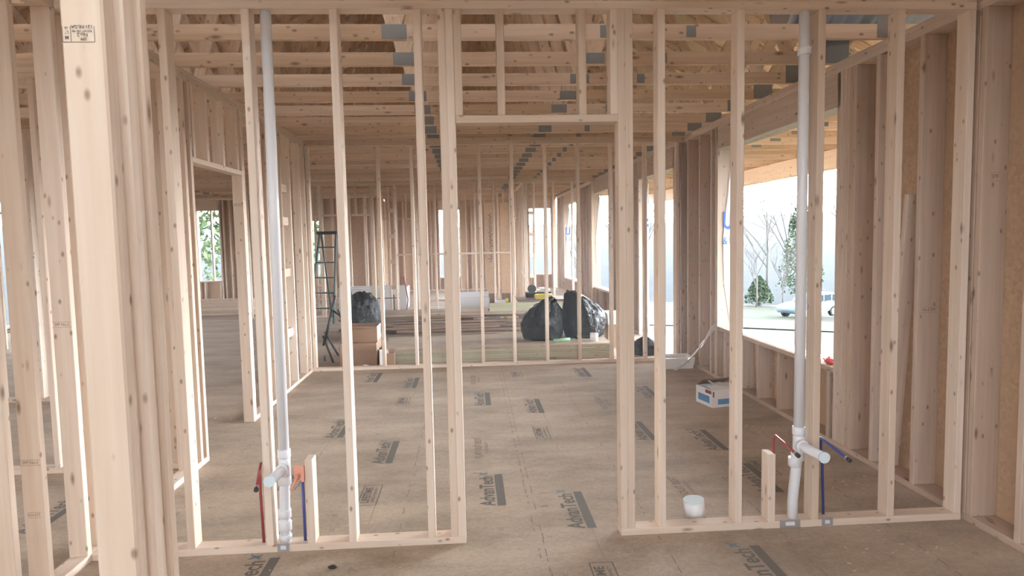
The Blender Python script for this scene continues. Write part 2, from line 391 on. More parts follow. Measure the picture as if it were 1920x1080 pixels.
# attic end wall
bm = bmesh.new()
zs = [(XE, roof_z(XE)-.02), (XRG, roof_z(XRG)-.02), (XW-.4, roof_z(XW-.4)-.02)]
vs = [bm.verts.new((x, YF+.16, z)) for x, z in zs] + [bm.verts.new((XW-.4, YF+.16, HT)), bm.verts.new((XE, YF+.16, HT))]
f = bm.faces.new(vs); rr = bmesh.ops.extrude_face_region(bm, geom=[f]); bmesh.ops.translate(bm, vec=(0, .012, 0), verts=[v for v in rr['geom'] if isinstance(v, bmesh.types.BMVert)])
tag(to_obj('wall_gable', bm, OSB), kind='structure')

exterior_wall_x('wall_front_unseen', YN-.15, XW, XR, [(-7.6, -5.6, .6, 2.3), (-1.9, 1.1, .3, 2.3)], [-8.5+.4064*i for i in range(28)])  # unseen wall added behind the camera to cut the light from there
# ---------------------------------------------------------------- roof trusses
def slanted(name, p, q, w, fam_m, parent, y, th=ST):
    """board of height w in the XZ plane from p to q (x, z), near face at y"""
    dx, dz = q[0]-p[0], q[1]-p[1]; Lg = math.hypot(dx, dz)
    o = link(name, box_mesh(Lg, th, w, fam_m, 0), None, parent, ((p[0]+q[0])/2, y+th/2, (p[1]+q[1])/2), (0, -math.atan2(dz, dx), 0))
    return o
ZB = HT+.0445
xw = XW-.45
def make_truss(y):
    r = empty('roof_truss', (XRG, y, HT), None, 'roof truss', 'roof trusses set along the whole house')
    m = YP[0]
    xs = [xw, -4.9, -.35, .97, XE]
    for a, b in ((xw, -4.3), (-4.3, -.35), (-.35, .97), (.97, XE)): slanted('bottom_chord', (a, ZB), (b, ZB), .089, m, r, y)
    t = .06
    slanted('top_chord', (XE, roof_z(XE)-t), (XRG, roof_z(XRG)-t), .089, m, r, y)
    slanted('top_chord', (xw, roof_z(xw)-t), (XRG, roof_z(XRG)-t), .089, m, r, y)
    lo = [4.2, 2.68, .9, -.42, -2.3, -4.2, -6.4]
    hi = [4.9, 3.35, 1.75, .25, XRG, -3.3, -5.4, -7.4]
    for i, x in enumerate(lo):
        for h in (hi[i], hi[i+1]):
            slanted('web', (x, ZB+.03), (h, roof_z(h)-.1), .089, m, r, y)
    for x, w, h in ((.90, .15, .075), (-.42, .15, .085), (1.39, .06, .07), (2.66, .17, .17), (4.2, .15, .1), (-6.4, .15, .09)):
        z = ZB if h < .1 else ZB+.045
        link('connector_plate', box_mesh(w, .003, h, PLATE, 0), None, r, (x, y-.0017, z))
    return r
def copy_tree(o, parent=None):
    c = o.copy(); C.objects.link(c); c.parent = parent
    for ch in list(o.children): copy_tree(ch, c)
    return c
ORD = ['first','second','third','fourth','fifth','sixth','seventh','eighth','ninth','tenth','eleventh','twelfth','thirteenth','fourteenth','fifteenth',
       'sixteenth','seventeenth','eighteenth','nineteenth','twentieth','twenty-first','twenty-second','twenty-third','twenty-fourth','twenty-fifth','twenty-sixth','twenty-seventh']
t0 = make_truss(4.139)
t0['label'] = 'first roof truss past the near stud partition, with dark steel plates'
for i in range(-6, 27):
    if i == 0: continue
    t = copy_tree(t0); t.location.y = 4.139+.6096*i
    if i < 0: t['label'] = 'roof truss overhead, %s one this side of the near stud partition' % ORD[-i-1]
    else: t['label'] = '%s roof truss counting away from the near stud partition' % ORD[i]
# near trusses need the wall tops to bear on; porch beam carries the eave
pb = empty('porch_beam', (5.45, 9, 2.5), 'pale boxed porch beam outside the large right window opening', 'beam')
board('side_board', 5.35, 5.39, -2, YF, 2.5, 2.77, WD, pb); board('side_board', 5.51, 5.55, -2, YF, 2.5, 2.77, WD, pb)
for y in (-1.5, 2.2, 18.8): 
    p = empty('porch_post', (5.45, y, -.8)); board('shaft', 5.39, 5.51, y-.06, y+.06, -1.4, 2.5, WD, p)
    tag(p, 'square wooden porch post under the porch beam', 'post', 'porch posts')

# ---------------------------------------------------------------- near partition with doorway
studs1 = [-1.479+.02, -1.069, -.652, -.25, -.132, -.094, .758, .796, .961, 1.349+.02, 1.754+.035, 2.168+.04, 2.585]
w1 = partition_x('stud_partition', 'near open stud partition with a doorway and two white drain pipes', D1, XL+.002, 2.625, studs1,
                 gaps=[(-.055, .758, 2.145, [-.055, .155, .562, .72])])
bk = board('cripple_stud', -.862, -.824, D1, D1+DP, .038, .475, WD, w1)
bk = board('cripple_stud', 1.55, 1.588, D1, D1+DP, .038, .405, WD, w1)
def nail_plate(x0, x1):
    p = board('nail_plate', x0, x1, D1-.003, D1-.0005, .004, .046, GALV, w1, 0)
    t = rect_mesh((x1-x0)*.45, .02); t.materials.append(CARDW)
    link('plate_label', t, None, p, ((x0+x1)/2, D1-.0035, .025), (math.pi/2, 0, 0))
    tm = text_mesh('No.2', .012); tm.materials.append(INK)
    return p
nail_plate(-1.015, -.955); nail_plate(1.615, 1.725); nail_plate(1.845, 1.905)

# ---------------------------------------------------------------- partition to the left, with doorway
wl = partition_y('stud_partition', 'left stud partition running away with a doorway opening through it', XL, 2.55, 8.14,
                 [2.83, 3.04, 3.34, 3.46, 4.02, 4.59, 4.76, 4.86, 5.918, 5.956, 6.45, 6.60, 7.10, 7.45, 7.88, 8.10],
                 gaps=[(4.898, 5.918, 2.15, [4.92, 5.18, 5.5, 5.82])])
for y, z in ((6.9, 2.1), (7.3, 1.75), (7.3, 1.2), (7.3, .55)): board('blocking', XL-.07, XL-.032, 7.138, 7.45, z, z+.089, WD, wl)
# ---------------------------------------------------------------- second partition across
w2 = partition_x('stud_partition', 'second stud partition across the room in front of trash bags and boxes', D2, XL-.089, 2.63,
                 [-1.98, -1.925, -1.50, -1.095, -.697, -.29, .115, .507, .912, 1.316, 1.720, 2.145, 2.55])
# ---------------------------------------------------------------- far partitions
w3 = partition_x('stud_partition', 'third stud partition beyond the lumber pile, with a doorway at its left', 13.9, -4.6, 2.63,
                 [-4.5, -4.1, -3.7, -3.3, -3.06, -3.02, -2.03, -1.99, -1.54, -1.11, -.72, -.32, .10, .49, .83, 1.12, 1.16, 1.33, 1.73, 2.13, 2.55],
                 gaps=[(-2.98, -2.03, 2.07, [-2.7, -2.33])])
for a, b in ((-1.50, -1.11), (-1.07, -.72), (-.68, -.32), (-.28, .1), (.14, .49), (.53, .83)):
    board('blocking', a, b, 13.9, 13.99, 1.24, 1.278, WD, w3)
w4 = partition_x('stud_partition', 'far stud partition behind the third one, beside a white bathtub', 17.0, -4.6, .9,
                 [-4.5, -4.1, -3.7, -3.45, -3.0, -2.6, -2.2, -1.3, -1.26, -.9, -.5, -.1, .3, .7, .84], gaps=[(-2.16, -1.34, 2.07, [-1.9, -1.6])])
w5 = partition_y('stud_partition', 'far closet partition running away from the third stud partition', -1.05, 14.0, 16.9,
                 [14.0+.4064*i for i in range(8)])
w6 = partition_y('stud_partition', 'far partition running away beside the far window opening', 1.25, 14.0, 20.0,
                 [14.0, 14.04, 14.5, 14.9, 15.3, 15.7, 16.1, 16.5, 18.3, 18.7, 19.1, 19.5], gaps=[(16.6, 18.2, 2.07, [17.0, 17.5])])
def ladder_studs(x, y, label):
    r = empty('blocked_stud_pair', (x+.09, y, 0), label, 'stud pair', 'stud pairs with blocking like ladders', 'thing')
    for k in (0, .16): board('stud', x+k, x+k+ST, y, y+DP, 0, ZT, WD, r)
    z = .5
    while z < 2.6: board('blocking', x+.038, x+.16, y, y+DP, z, z+.089, WD, r); z += .55
ladder_studs(-3.45, 15.2, 'blocked pair of studs standing left of the white bathtub')
ladder_studs(-1.75, 14.6, 'blocked pair of studs standing right of the white bathtub')
ladder_studs(1.5, 17.5, 'blocked pair of studs in front of the far window opening')
# stud walls of the west rooms
w7 = partition_x('stud_partition', 'stud partition seen between the near studs at far left, crossing the side room', 4.74, -5.4, -2.06,
                 [-5.3, -4.9, -4.45, -4.1, -3.7, -3.3, -2.92, -2.50, -2.12])
w8 = partition_x('stud_partition', 'stud partition in the side room farther back than the one at far left', 7.0, XW+.1, -3.05,
                 [-8.4, -8.0, -7.6, -7.2, -6.8, -6.4, -6.0, -5.6, -5.2, -4.8, -4.4, -4.0, -3.6, -3.2, -3.1])
w9 = partition_y('stud_partition', 'side room partition running away between two crossing partitions', -7.0, 7.2, 13.8, [7.2+.4064*i for i in range(16)],
                 gaps=[(9.9, 10.8, 2.07, [10.2, 10.5])])
w10 = partition_y('stud_partition', 'side room partition running away at far left of the house', -5.5, .6, 6.9, [.7+.4064*i for i in range(15)])

# ---------------------------------------------------------------- post of studs at the left, near the camera
post = empty('built_up_post', (-.81, 1.6, 0), 'bright post of stacked studs, closest to the camera at left', 'post', None, 'thing')
for i, (dx, dy) in enumerate(((0, 0), (-.012, .0385), (.004, .077), (-.006, .1155), (.006, .154))):
    s = board('stud', -.859+dx, -.770+dx, 1.52+dy, 1.558+dy, .038, ZT, WD, post, .005)
    if i == 0: front = s
board('bottom_plate', -1.25, -.766, 1.52, 1.72, 0, .038, WD, post)
board('top_plate', -1.25, -.766, 1.52, 1.72, ZT, ZT+.038, WD, post); board('top_plate', -1.25, -.766, 1.52, 1.72, ZT+.038, HT, WD, post)
# grade stamp, printed upside down on the front stud
items = [(text_mesh('SPF', .009), T(-.01, .0085)), (text_mesh('No.2', .011), T(-.008, 0)), (text_mesh('KD-HT 100 $B', .0065), T(-.008, -.0075)), (text_mesh('131 NLGA', .010), T(-.008, -.0165)),
         (text_mesh('M', .011), T(.024, .006)), (text_mesh('L\u00b0', .009), T(.024, -.005)), (text_mesh('18', .007), T(.024, -.0145))]
for w, h, x, y in ((.066, .0012, 0, .0155), (.0012, .033, -.033, -.001), (.0012, .033, .033, -.001), (.0012, .033, .0155, -.001)):
    items.append((rect_mesh(w, h, x, y), Matrix.Identity(4)))
me = join_flat(items); me.materials.append(INK)
link('grade_stamp', me, None, front, (-.822, 1.519, 2.028), (math.pi/2, math.pi, 0))

def small_stamp(parent, x, y, z, txt='SPF No.2', s=.018):
    me = join_flat([(text_mesh(txt, s), T(0, 0))] + [(rect_mesh(len(txt)*s*.62, .0015, 0, k*s*.7), Matrix.Identity(4)) for k in (-1, 1)])
    me.materials.append(INKF); link('grade_stamp', me, None, parent, (x, y, z), (math.pi/2, 0, 0))
kids = [c for c in wl.children if c.name.startswith('stud')]
small_stamp(kids[1], -1.975, 3.0392, .62); small_stamp(kids[1], -1.975, 3.0392, .38, 'KD-HT')
small_stamp(kids[2], -1.975, 3.3392, 1.2); small_stamp(kids[8], -1.975, 5.9172, 1.9)
wr = bpy.data.objects['wall_right']
small_stamp(wr, 2.71, 3.3165, 1.84, 'SPF', .03); small_stamp(wr, 2.71, 3.7845, 1.1, 'No.2 SPF', .022)

# ---------------------------------------------------------------- plumbing in the near partition
def drain(label, x0, z_tee, x_top, r, cap_y, cap_x, off):
    yy = D1+.046
    p = empty('drain_pipe', (x0, yy, 0), label, 'pipe')
    tube('vent_pipe', [(x0+off, yy, z_tee), (x_top, yy, ZT+.2)], r, PVC, p, 20)
    tube('lower_pipe', [(x0, yy, .0), (x0, yy, .13), (x0+off*.2, yy, .2), (x0+off*.6, yy, z_tee-.12), (x0+off, yy, z_tee)], r, PVC, p, 20)
    def col(z, h, rr, xx): tube('coupling', [(xx, yy, z-h/2), (xx, yy, z-h/2+.003), (xx, yy, z+h/2-.003), (xx, yy, z+h/2)], [rr-.003, rr, rr, rr-.003], PVC, p, 20)
    col(z_tee+.075, .045, r+.0065, x0+off); col(z_tee-.065, .045, r+.0065, x0+off*.8); col(z_tee, .10, r+.003, x0+off)
    tube('branch_stub', [(x0+off, yy, z_tee), (x0+off, yy-.035, z_tee+.0), (cap_x, cap_y, z_tee+.01)], r*.92, PVC, p, 20)
    tube('branch_collar', [(x0+off, yy-.03, z_tee), (x0+off+(cap_x-x0-off)*.25, yy-.05, z_tee)], r+.007, PVC, p, 20)
    tube('end_cap', [(cap_x, cap_y, z_tee+.01), (cap_x, cap_y-.012, z_tee+.01)], [r*1.0, r*1.05], PVCC, p, 20)
    return p, col
p1, c1 = drain('left white drain pipe with capped stub in near partition', -.985, .425, -.963, .0262, 3.20, -.985, .012)
c1(.12, .05, .034, -.985); c1(.185, .045, .033, -.984); c1(.06, .03, .032, -.985)
p2, c2 = drain('right white drain pipe with capped stub in near partition', 1.705, .44, 1.738, .0272, 3.17, 1.74, .03)
c2(.345, .05, .035, 1.715); c2(2.50, .04, .034, 1.7385)
def supply(name, label, pts, m, cap, r=.0075):
    p = empty(name, pts[0], label, 'water tube')
    tube('tubing', pts, r, m, p, 10)
    if cap:
        e, d = Vector(pts[-1]), (Vector(pts[-1])-Vector(pts[-2])).normalized()
        tube('tube_cap', [e-d*.006, e+d*.014], r*1.5, CAPD, p, 12)
        tube('crimp_ring', [e-d*.02, e-d*.008], r*1.25, GALV, p, 12)
    return p
supply('water_tube', 'red water tube with dark cap left of the left drain pipe', [(-1.094, 3.41, .038), (-1.10, 3.41, .3), (-1.095, 3.405, .435), (-1.085, 3.39, .46), (-1.04, 3.17, .41)], REDP, True)
supply('water_tube', 'blue water tube beside the short block at left', [(-.885, 3.41, .038), (-.885, 3.41, .36)], BLUEP, False)
supply('water_tube', 'red water tube with dark cap left of the right drain pipe', [(1.60, 3.46, .038), (1.602, 3.44, .3), (1.60, 3.42, .475), (1.60, 3.40, .495), (1.615, 3.19, .46)], REDP, True)
supply('water_tube', 'blue water tube with dark cap right of the right drain pipe', [(1.892, 3.44, .038), (1.888, 3.45, .3), (1.86, 3.42, .47), (1.84, 3.38, .48), (1.875, 3.18, .43)], BLUEP, True)
cb = empty('pipe_bracket', (-.89, 3.38, .40), 'copper coloured bracket on the short block at left', 'bracket')
bm = bmesh.new(); add_box(bm, -.03, .026, 0, .004, -.035, .045); add_box(bm, .01, .026, -.02, 0, -.035, .045); to_obj('plate', bm, COPP, cb, (-.89, 3.38, .40))
tube('stub', [(-.895, 3.37, .40), (-.92, 3.32, .34)], .009, COPP, cb, 10)
# white capped pipe stub behind the plate
fs = empty('capped_floor_pipe', (1.217, 3.56, 0), 'short white capped pipe standing on the floor behind the near plate', 'pipe')
tube('pipe', [(1.222, 3.56, 0), (1.21, 3.56, .098)], [.055, .057], PVC, fs, 28)
tube('cap', [(1.21, 3.56, .098), (1.2095, 3.56, .104)], [.0575, .056], PVCC, fs, 28)

# ---------------------------------------------------------------- prints on the subfloor
def logo_adv():
    it = [(text_mesh('AdvanTech', .125, off=.022), T(-.01, .028, s=(.86, 1, 1)))]
    bar = (rect_mesh(.52, .05, 0, -.05), Matrix.Identity(4))
    return it, bar
it, bar = logo_adv()
ADV = join_flat(it+[bar]); ADV.materials.append(INK)
XM = join_flat([(rect_mesh(.07, .016), T(.275, .05, rz=.9)), (rect_mesh(.07, .016), T(.275, .05, rz=-.9))]); XM.materials.append(INKB)
LIFE = join_flat([(text_mesh('LIFETIME', .066, off=.03), T(0, .022)), (text_mesh('LIMITED WARRANTY', .026), T(0, -.022))] +
                 [(rect_mesh(.33, .006, 0, .062), T()), (rect_mesh(.33, .006, 0, -.05), T()), (rect_mesh(.006, .118, -.165, .006), T()), (rect_mesh(.006, .118, .165, .006), T())]); LIFE.materials.append(INK)
FLAT = join_flat([(text_mesh('FLAT OUT BEST', .068, off=.03), T(0, .03)), (text_mesh('50 YR WARRANTY', .034), T(0, -.03))]); FLAT.materials.append(INKF)
FLT2 = FLAT.copy(); FLT2.materials.clear(); FLT2.materials.append(INK)
R90 = math.pi/2
for x, y in ((.103, 4.10), (.575, 3.74), (-.66, 4.93), (.09, 6.47), (.56, 6.13), (1.345, 2.93), (-1.13, 5.60), (-1.14, 7.67), (-.68, 7.32), (1.26, 7.59), (1.335, 5.22),
             (1.78, 4.92), (1.80, 4.11), (-1.06, 3.05), (1.73, 6.52), (-2.5, 4.0), (-2.9, 5.6)):
    o = link('printed_logo', ADV, None, floor, (x, y, .0012), (0, 0, R90)); link('printed_mark', XM, None, o, (x, y, .0012))
for x, y in ((-.648, 4.09), (.548, 5.27), (-.676, 6.5), (.511, 7.59), (.60, 2.93), (1.94, 4.3), (-1.2, 4.4)):
    link('printed_box', LIFE, None, floor, (x, y, .0012), (0, 0, R90))
for x, y in ((.06, 4.94), (.036, 7.37), (1.30, 3.95), (1.233, 6.16), (-.05, 2.7)):
    link('printed_words', FLAT, None, floor, (x, y, .0012), (0, 0, R90))
# dashed fastening guides
bm = bmesh.new()
def quad(x, y, w, h, z=.001): 
    v = [bm.verts.new((x+a*w/2, y+b*h/2, z)) for a, b in ((-1,-1),(1,-1),(1,1),(-1,1))]; bm.faces.new(v)
for X in (-1.75, -1.14, -.42, .31, .345, .95, 1.60, 2.2):
    y = 2.0
    while y < 8.0:
        l = random.uniform(.02, .09)
        if random.random() < (.85 if X in (.31, .345) else .55): quad(X+random.uniform(-.003, .003), y, .006, l)
        y += l+random.uniform(.015, .06)
for i in range(330):
    x, y = random.choice([-1.6, -1.2, -.8, -.4, 0, .4, .8, 1.2, 1.6, 2.0, 2.4])+random.uniform(-.02, .02), 2.2+random.choice(range(30))*.2
    s = .018
    for a, b, w, h in ((0, s/2, s, .003), (0, -s/2, s, .003), (-s/2, 0, .003, s), (s/2, 0, .003, s)):
        if random.random() < .8: quad(x+a, y+b, w, h)
me = bpy.data.meshes.new('m'); bm.to_mesh(me); bm.free(); me.materials.append(INKF); link('printed_guides', me, None, floor)
# dark smudge at the doorway
random.seed(5)
bits = bmesh.new()
for (cx, cyy, n, s) in ((1.95, 3.1, 14, .006), (-1.1, 3.2, 10, .004), (2.35, 3.9, 14, .006), (-.55, 3.0, 6, .004), (-2.2, 6.2, 10, .006), (2.45, 5.2, 14, .006), (.3, 7.2, 20, .004)):
    for k in range(n):
        x, y = random.gauss(cx, .16), random.gauss(cyy, .12)
        if x > 2.55: continue
        M = Matrix.Translation((x, y, .002)) @ Matrix.Rotation(random.random()*3, 4, 'Z')
        add_box(bits, -s*1.6, s*1.6, -s*.6, s*.6, 0, s*.5, M)
sw = to_obj('wood_shavings', bits, WD[0]); tag(sw, 'scattered wood chips and shavings on the subfloor', 'wood shavings', None, 'stuff')
lump = bmesh.new(); bmesh.ops.create_icosphere(lump, subdivisions=2, radius=.016)
for v in lump.verts: v.co.x *= 1.4; v.co.z = v.co.z*.5+.008; v.co += Vector((random.uniform(-.003, .003), random.uniform(-.003, .003), 0))
tag(to_obj('dirt_clod', lump, BLK, None, (-.70, 3.17, 0), True), 'small dark clod on the floor before the near partition', 'clod')

# ---------------------------------------------------------------- plywood stack behind the second partition
for i in range(6):
    dx = random.uniform(-.012, .012); t = .031; z = i*t
    o = board('plywood_sheet', -1.17+dx, 1.80+dx, 8.48+random.uniform(-.004, .012), 9.58, z+.001, z+t-.001, GREEN if i < 5 else GREY, None, .001)
    if i == 5:
        o.data = o.data.copy(); o.data.materials[0] = FLM
        tag(o, 'dusty sheet on top of the low stack behind the second partition', 'plywood sheet')
    else: tag(o, 'greenish sheet inside the low stack behind the second partition', 'plywood sheet', 'sheets below the top sheet of the low stack')
TZ = 6*.031
# lumber pile
random.seed(11)
names = 0
for lay in range(8):
    z = .001+lay*.043
    for k in range(3):
        y = 11.1+k*.2+random.uniform(-.03, .03)-(.0 if k else random.uniform(0, .06))
        x0 = random.uniform(-2.3, -1.2); x1 = random.uniform(-.2, 1.45)
        if random.random() < .35: x0 = random.uniform(-.6, .2)
        if lay > 5: x1 = min(x1, 1.2); 
        fam = random.choice([GREY, GREY, BRN, BRN, BRN, GREY, SY]) if k else random.choice([GREY, BRN, GREY, BRN])
        o = board('lumber_board', x0, x1, y, y+.14, z, z+.038, fam, None, .002)
        o.rotation_euler.z = random.uniform(-.006, .006) if lay % 2 else 0
        tag(o, 'board lying in the brown lumber pile beyond the second partition', 'lumber board', 'boards in the brown lumber pile')
o = board('lumber_board', .30, 1.55, 11.05, 11.09, .35, .49, GREEN, None); tag(o, 'greenish board on edge atop the lumber pile, left of trash bags', 'lumber board')
o = board('lumber_board', -1.7, .28, 11.06, 11.10, .35, .415, GREY, None); tag(o, 'long grey board on edge atop the lumber pile at its left', 'lumber board')
for i, (x0, x1, y, z) in enumerate(((-1.35, .4, 10.66, .001), (-1.3, .7, 10.45, .001), (-.9, 1.0, 10.82, .001), (1.3, 2.5, 11.6, .001), (1.4, 2.55, 11.9, .001))):
    o = board('lumber_board', x0, x1, y, y+.09, z, z+.038, GREY if i != 1 else WD, None); o.rotation_euler.z = (-.03, .05, .0, .04, -.05)[i]
    tag(o, 'loose board lying on the floor near the lumber pile', 'lumber board', 'loose boards by the lumber pile')

# ---------------------------------------------------------------- trash bags
def bag(label, loc, sx, sy, sz, seed, knot=True, neck=(0, 0), tp=.28):
    rnd = random.Random(seed); r = empty('trash_bag', loc, label, 'trash bag')
    bm = bmesh.new(); bmesh.ops.create_icosphere(bm, subdivisions=5, radius=1)
    dirs = [(Vector((rnd.gauss(0,1), rnd.gauss(0,1), rnd.gauss(0,1))).normalized(), rnd.uniform(4, 13), rnd.uniform(0, 6)) for _ in range(16)]
    for v in bm.verts:
        n = v.co.normalized(); d = 0
        for dr, fr, ph in dirs: d += abs(math.sin(n.dot(dr)*fr+ph))*.022
        k = 1+d-.1
        z = n.z*k
        if z < -.62: z = -.62 - (z+.62)*.1
        taper = 1.0 - tp*max(0, z)**1.8
        fold = 1+.035*math.sin(math.atan2(n.y, n.x)*17+dirs[0][2])*max(0, z+.2)
        v.co = Vector((n.x*k*taper*fold*sx, n.y*k*taper*fold*sy, (z+.64)/1.64*sz))
        v.co.x += neck[0]*max(0, z)**2; v.co.y += neck[1]*max(0, z)**2
    to_obj('sack', bm, BAG, r, loc, True)
    if knot:
        bm = bmesh.new(); top = Vector((neck[0], neck[1], sz*.93))
        for k in range(7):
            a = k*.9+rnd.random(); d = Vector((math.cos(a), math.sin(a), 0))
            add_tube(bm, [top-Vector((0, 0, .05)), top+Vector((0, 0, .012)), top+d*.025+Vector((0, 0, .05)), top+d*.06+Vector((0, 0, .07+.03*rnd.random()))], [.03, .012, .018, .004], 6)
        to_obj('knot', bm, BAG, r, loc, True)
    return r
bag('black trash bag slumped on the stack, left of its larger twin', (.96, 9.02, TZ), .26, .25, .52, 3, True, (.10, 0))
bag('larger black trash bag with tied peak beside the paper roll', (1.55, 9.14, TZ), .27, .26, .60, 8, True, (-.15, 0))
bag('round black trash bag at left behind the cardboard boxes', (-1.73, 10.72, 0), .27, .25, .70, 5, False, (0, 0), -.1)

rl = empty('paper_roll', (1.615, 8.72, TZ), 'small white roll standing before the larger trash bag', 'paper roll')
tube('roll', [(1.615, 8.72, TZ), (1.615, 8.72, TZ+.1)], .053, WHITE, rl, 24); tube('core', [(1.615, 8.72, TZ+.095), (1.615, 8.72, TZ+.103)], .02, CARD, rl, 16)
ct = empty('caulk_tube', (1.2, 8.72, TZ+.03), 'pale green caulking tube lying in front of trash bags', 'caulk tube')
tube('barrel', [(1.07, 8.66, TZ+.024), (1.29, 8.70, TZ+.028)], .024, GRNP, ct, 16); tube('nozzle', [(1.29, 8.70, TZ+.028), (1.36, 8.715, TZ+.028)], [.009, .004], GRNP, ct, 10)
# white tub on a brown crate
cr_ = empty('brown_crate', (2.03, 9.3, 0), 'small brown crate under a white tub by the patio opening', 'crate')
bm = bmesh.new(); add_box(bm, -.13, .13, -.12, .12, 0, .33); to_obj('crate_body', bm, CARD, cr_, (2.03, 9.3, 0))
bm = bmesh.new(); add_box(bm, -.132, .132, -.122, .122, .30, .325); to_obj('crate_band', bm, GREY[0], cr_, (2.03, 9.3, 0))
tb = empty('white_tub', (2.02, 9.3, .33), 'white tub resting on the small brown crate', 'tub')
bm = bmesh.new()
def add_tub(bm, w0, w1, d0, d1, h, t=.012):
    rings = []
    for (a, b, z) in ((w0, d0, 0), (w1, d1, h), (w1-t, d1-t, h), (w0-t, d0-t, t)):
        rings.append([bm.verts.new((x*a/2, y*b/2, z)) for x, y in ((-1,-1),(1,-1),(1,1),(-1,1))])
    for p, q in zip(rings, rings[1:]):
        for k in range(4): bm.faces.new((p[k], p[(k+1) % 4], q[(k+1) % 4], q[k]))
    bm.faces.new(rings[0][::-1]); bm.faces.new(rings[-1])
add_tub(bm, .22, .27, .2, .25, .17); to_obj('basin', bm, WHITE, tb, (2.02, 9.3, .33))
bm = bmesh.new(); add_box(bm, -.142, .142, -.132, -.12, .155, .17); add_box(bm, -.142, .142, .12, .132, .155, .17); to_obj('rim', bm, WHITE, tb, (2.02, 9.3, .33))
# black duffel by the window wall
bag('dark sack slumped against the right wall beside the patio opening', (2.28, 8.62, 0), .17, .14, .22, 21, False)

# ---------------------------------------------------------------- cardboard boxes behind the second partition
def open_box(name, label, loc, w, d, h, rz, m, flaps=(), cat='box'):
    r = empty(name, loc, label, cat, None, None, rz)
    t = .006; bm = bmesh.new()
    add_box(bm, -w/2, w/2, -d/2, d/2, 0, t); add_box(bm, -w/2, w/2, -d/2, -d/2+t, t, h); add_box(bm, -w/2, w/2, d/2-t, d/2, t, h)
    add_box(bm, -w/2, -w/2+t, -d/2+t, d/2-t, t, h); add_box(bm, w/2-t, w/2, -d/2+t, d/2-t, t, h)
    o = to_obj('carton', bm, m); o.parent = r
    for (side, ang, ln, fm) in flaps:
        bm = bmesh.new()
        wd = w if side in 'fb' else d
        add_box(bm, -wd/2+.004, wd/2-.004, 0, ln, 0, .004)
        f = to_obj('flap', bm, fm); f.parent = r
        z = {'f': math.pi, 'b': 0, 'l': R90, 'r': -R90}[side]
        pos = {'f': (0, -d/2, h), 'b': (0, d/2, h), 'l': (-w/2, 0, h), 'r': (w/2, 0, h)}[side]
        f.matrix_local = Matrix.Translation(pos) @ Matrix.Rotation(z, 4, 'Z') @ Matrix.Rotation(ang, 4, 'X')
    return r
open_box('cardboard_box', 'tall brown cardboard box at the bottom of the carton pile', (-1.43, 8.66, 0), .46, .5, .29, 0, CARD, [('f', -1.45, .1, CARD)])
b2 = open_box('cardboard_box', 'brown open box on top of the carton pile, white flap at right', (-1.40, 8.62, .292), .42, .36, .20, 0, CARD, [('r', -1.9, .17, CARDW), ('f', -.2, .05, CARD), ('b', -.5, .10, CARD)])
W2P = rect_mesh(.34, .17); W2P.materials.append(CARDW); _o = link('white_side_panel', W2P, None, b2); _o.location = (.2112, 0, .11); _o.rotation_euler = (R90, 0, R90)
ARR = join_flat([(rect_mesh(.06, .012), T(.02, .04, rz=-.9)), (rect_mesh(.06, .012), T(-.02, .04, rz=.9)), (rect_mesh(.06, .012), T(.02, -.05, rz=.9)), (rect_mesh(.06, .012), T(-.02, -.05, rz=-.9))]); ARR.materials.append(INK)
_o = link('arrow_mark', ARR, None, b2); _o.location = (.2125, 0, .11); _o.rotation_euler = (R90, 0, R90)
bm = bmesh.new()
ar = join_flat([(rect_mesh(.05, .008), T(.012, 0, rz=.7)), (rect_mesh(.05, .008), T(-.012, 0, rz=-.7))])
open_box('small_carton', 'small white carton leaning at the right of the carton pile', (-1.105, 8.37, 0), .11, .11, .20, .2, CARDW, [('l', 1.2, .07, CARDW)], 'carton')
open_box('small_carton', 'small brown carton on the floor right of the carton pile', (-1.015, 8.35, 0), .09, .13, .17, 0, CARD, [('b', .6, .05, CARD)], 'carton')
sc_ = empty('crumpled_paper', (-1.33, 8.31, 0), 'crumpled white paper on the floor before the cartons', 'paper')
bm = bmesh.new(); bmesh.ops.create_icosphere(bm, subdivisions=2, radius=.03)
for v in bm.verts: v.co *= random.uniform(.7, 1.3); v.co.z = v.co.z*.6+.018; v.co.x *= 1.5
to_obj('wad', bm, WHITE, sc_, (-1.33, 8.31, 0))

# blue and white carton on the near room floor
bx_c = Vector((2.152, 5.831, 0))
u = Vector((-.056, .266, 0)).normalized(); ang = math.atan2(u.y, u.x)-R90
ctr = bx_c + u*.136 + Vector((u.y, -u.x, 0))*.15
nb = open_box('carton', 'white and blue carton with an open lid on the floor by the window', ctr, .30, .272, .16, ang, CARDW, [('r', -2.5, .1, CARDW), ('b', 2.6, .14, CARD), ('f', 2.9, .10, CARDW)])
def stick(parent, name, me, m, loc, rot):
    if not me.materials: me.materials.append(m)
    o = bpy.data.objects.new(name, me); C.objects.link(o); o.parent = parent; o.location = loc; o.rotation_euler = rot; return o
stick(nb, 'blue_panel', rect_mesh(.19, .065), CARDB, (-.151, -.0, .065), (R90, 0, -R90))
stick(nb, 'blue_panel', rect_mesh(.22, .05), CARDB, (.02, -.137, .05), (R90, 0, 0))
stick(nb, 'red_label', rect_mesh(.10, .03), CARDR, (-.151, -.075, .135), (R90, 0, -R90))
stick(nb, 'red_label', rect_mesh(.015, .05), CARDR, (-.135, -.137, .12), (R90, 0, 0))
mn = empty('manual', (2.36, 6.02, .165), 'folded white paper manual lying on the white and blue carton', 'paper')
bm = bmesh.new()
prof = [(-.12, .05), (-.11, .03), (-.05, .012), (.0, .018), (.06, .006), (.12, .01)]
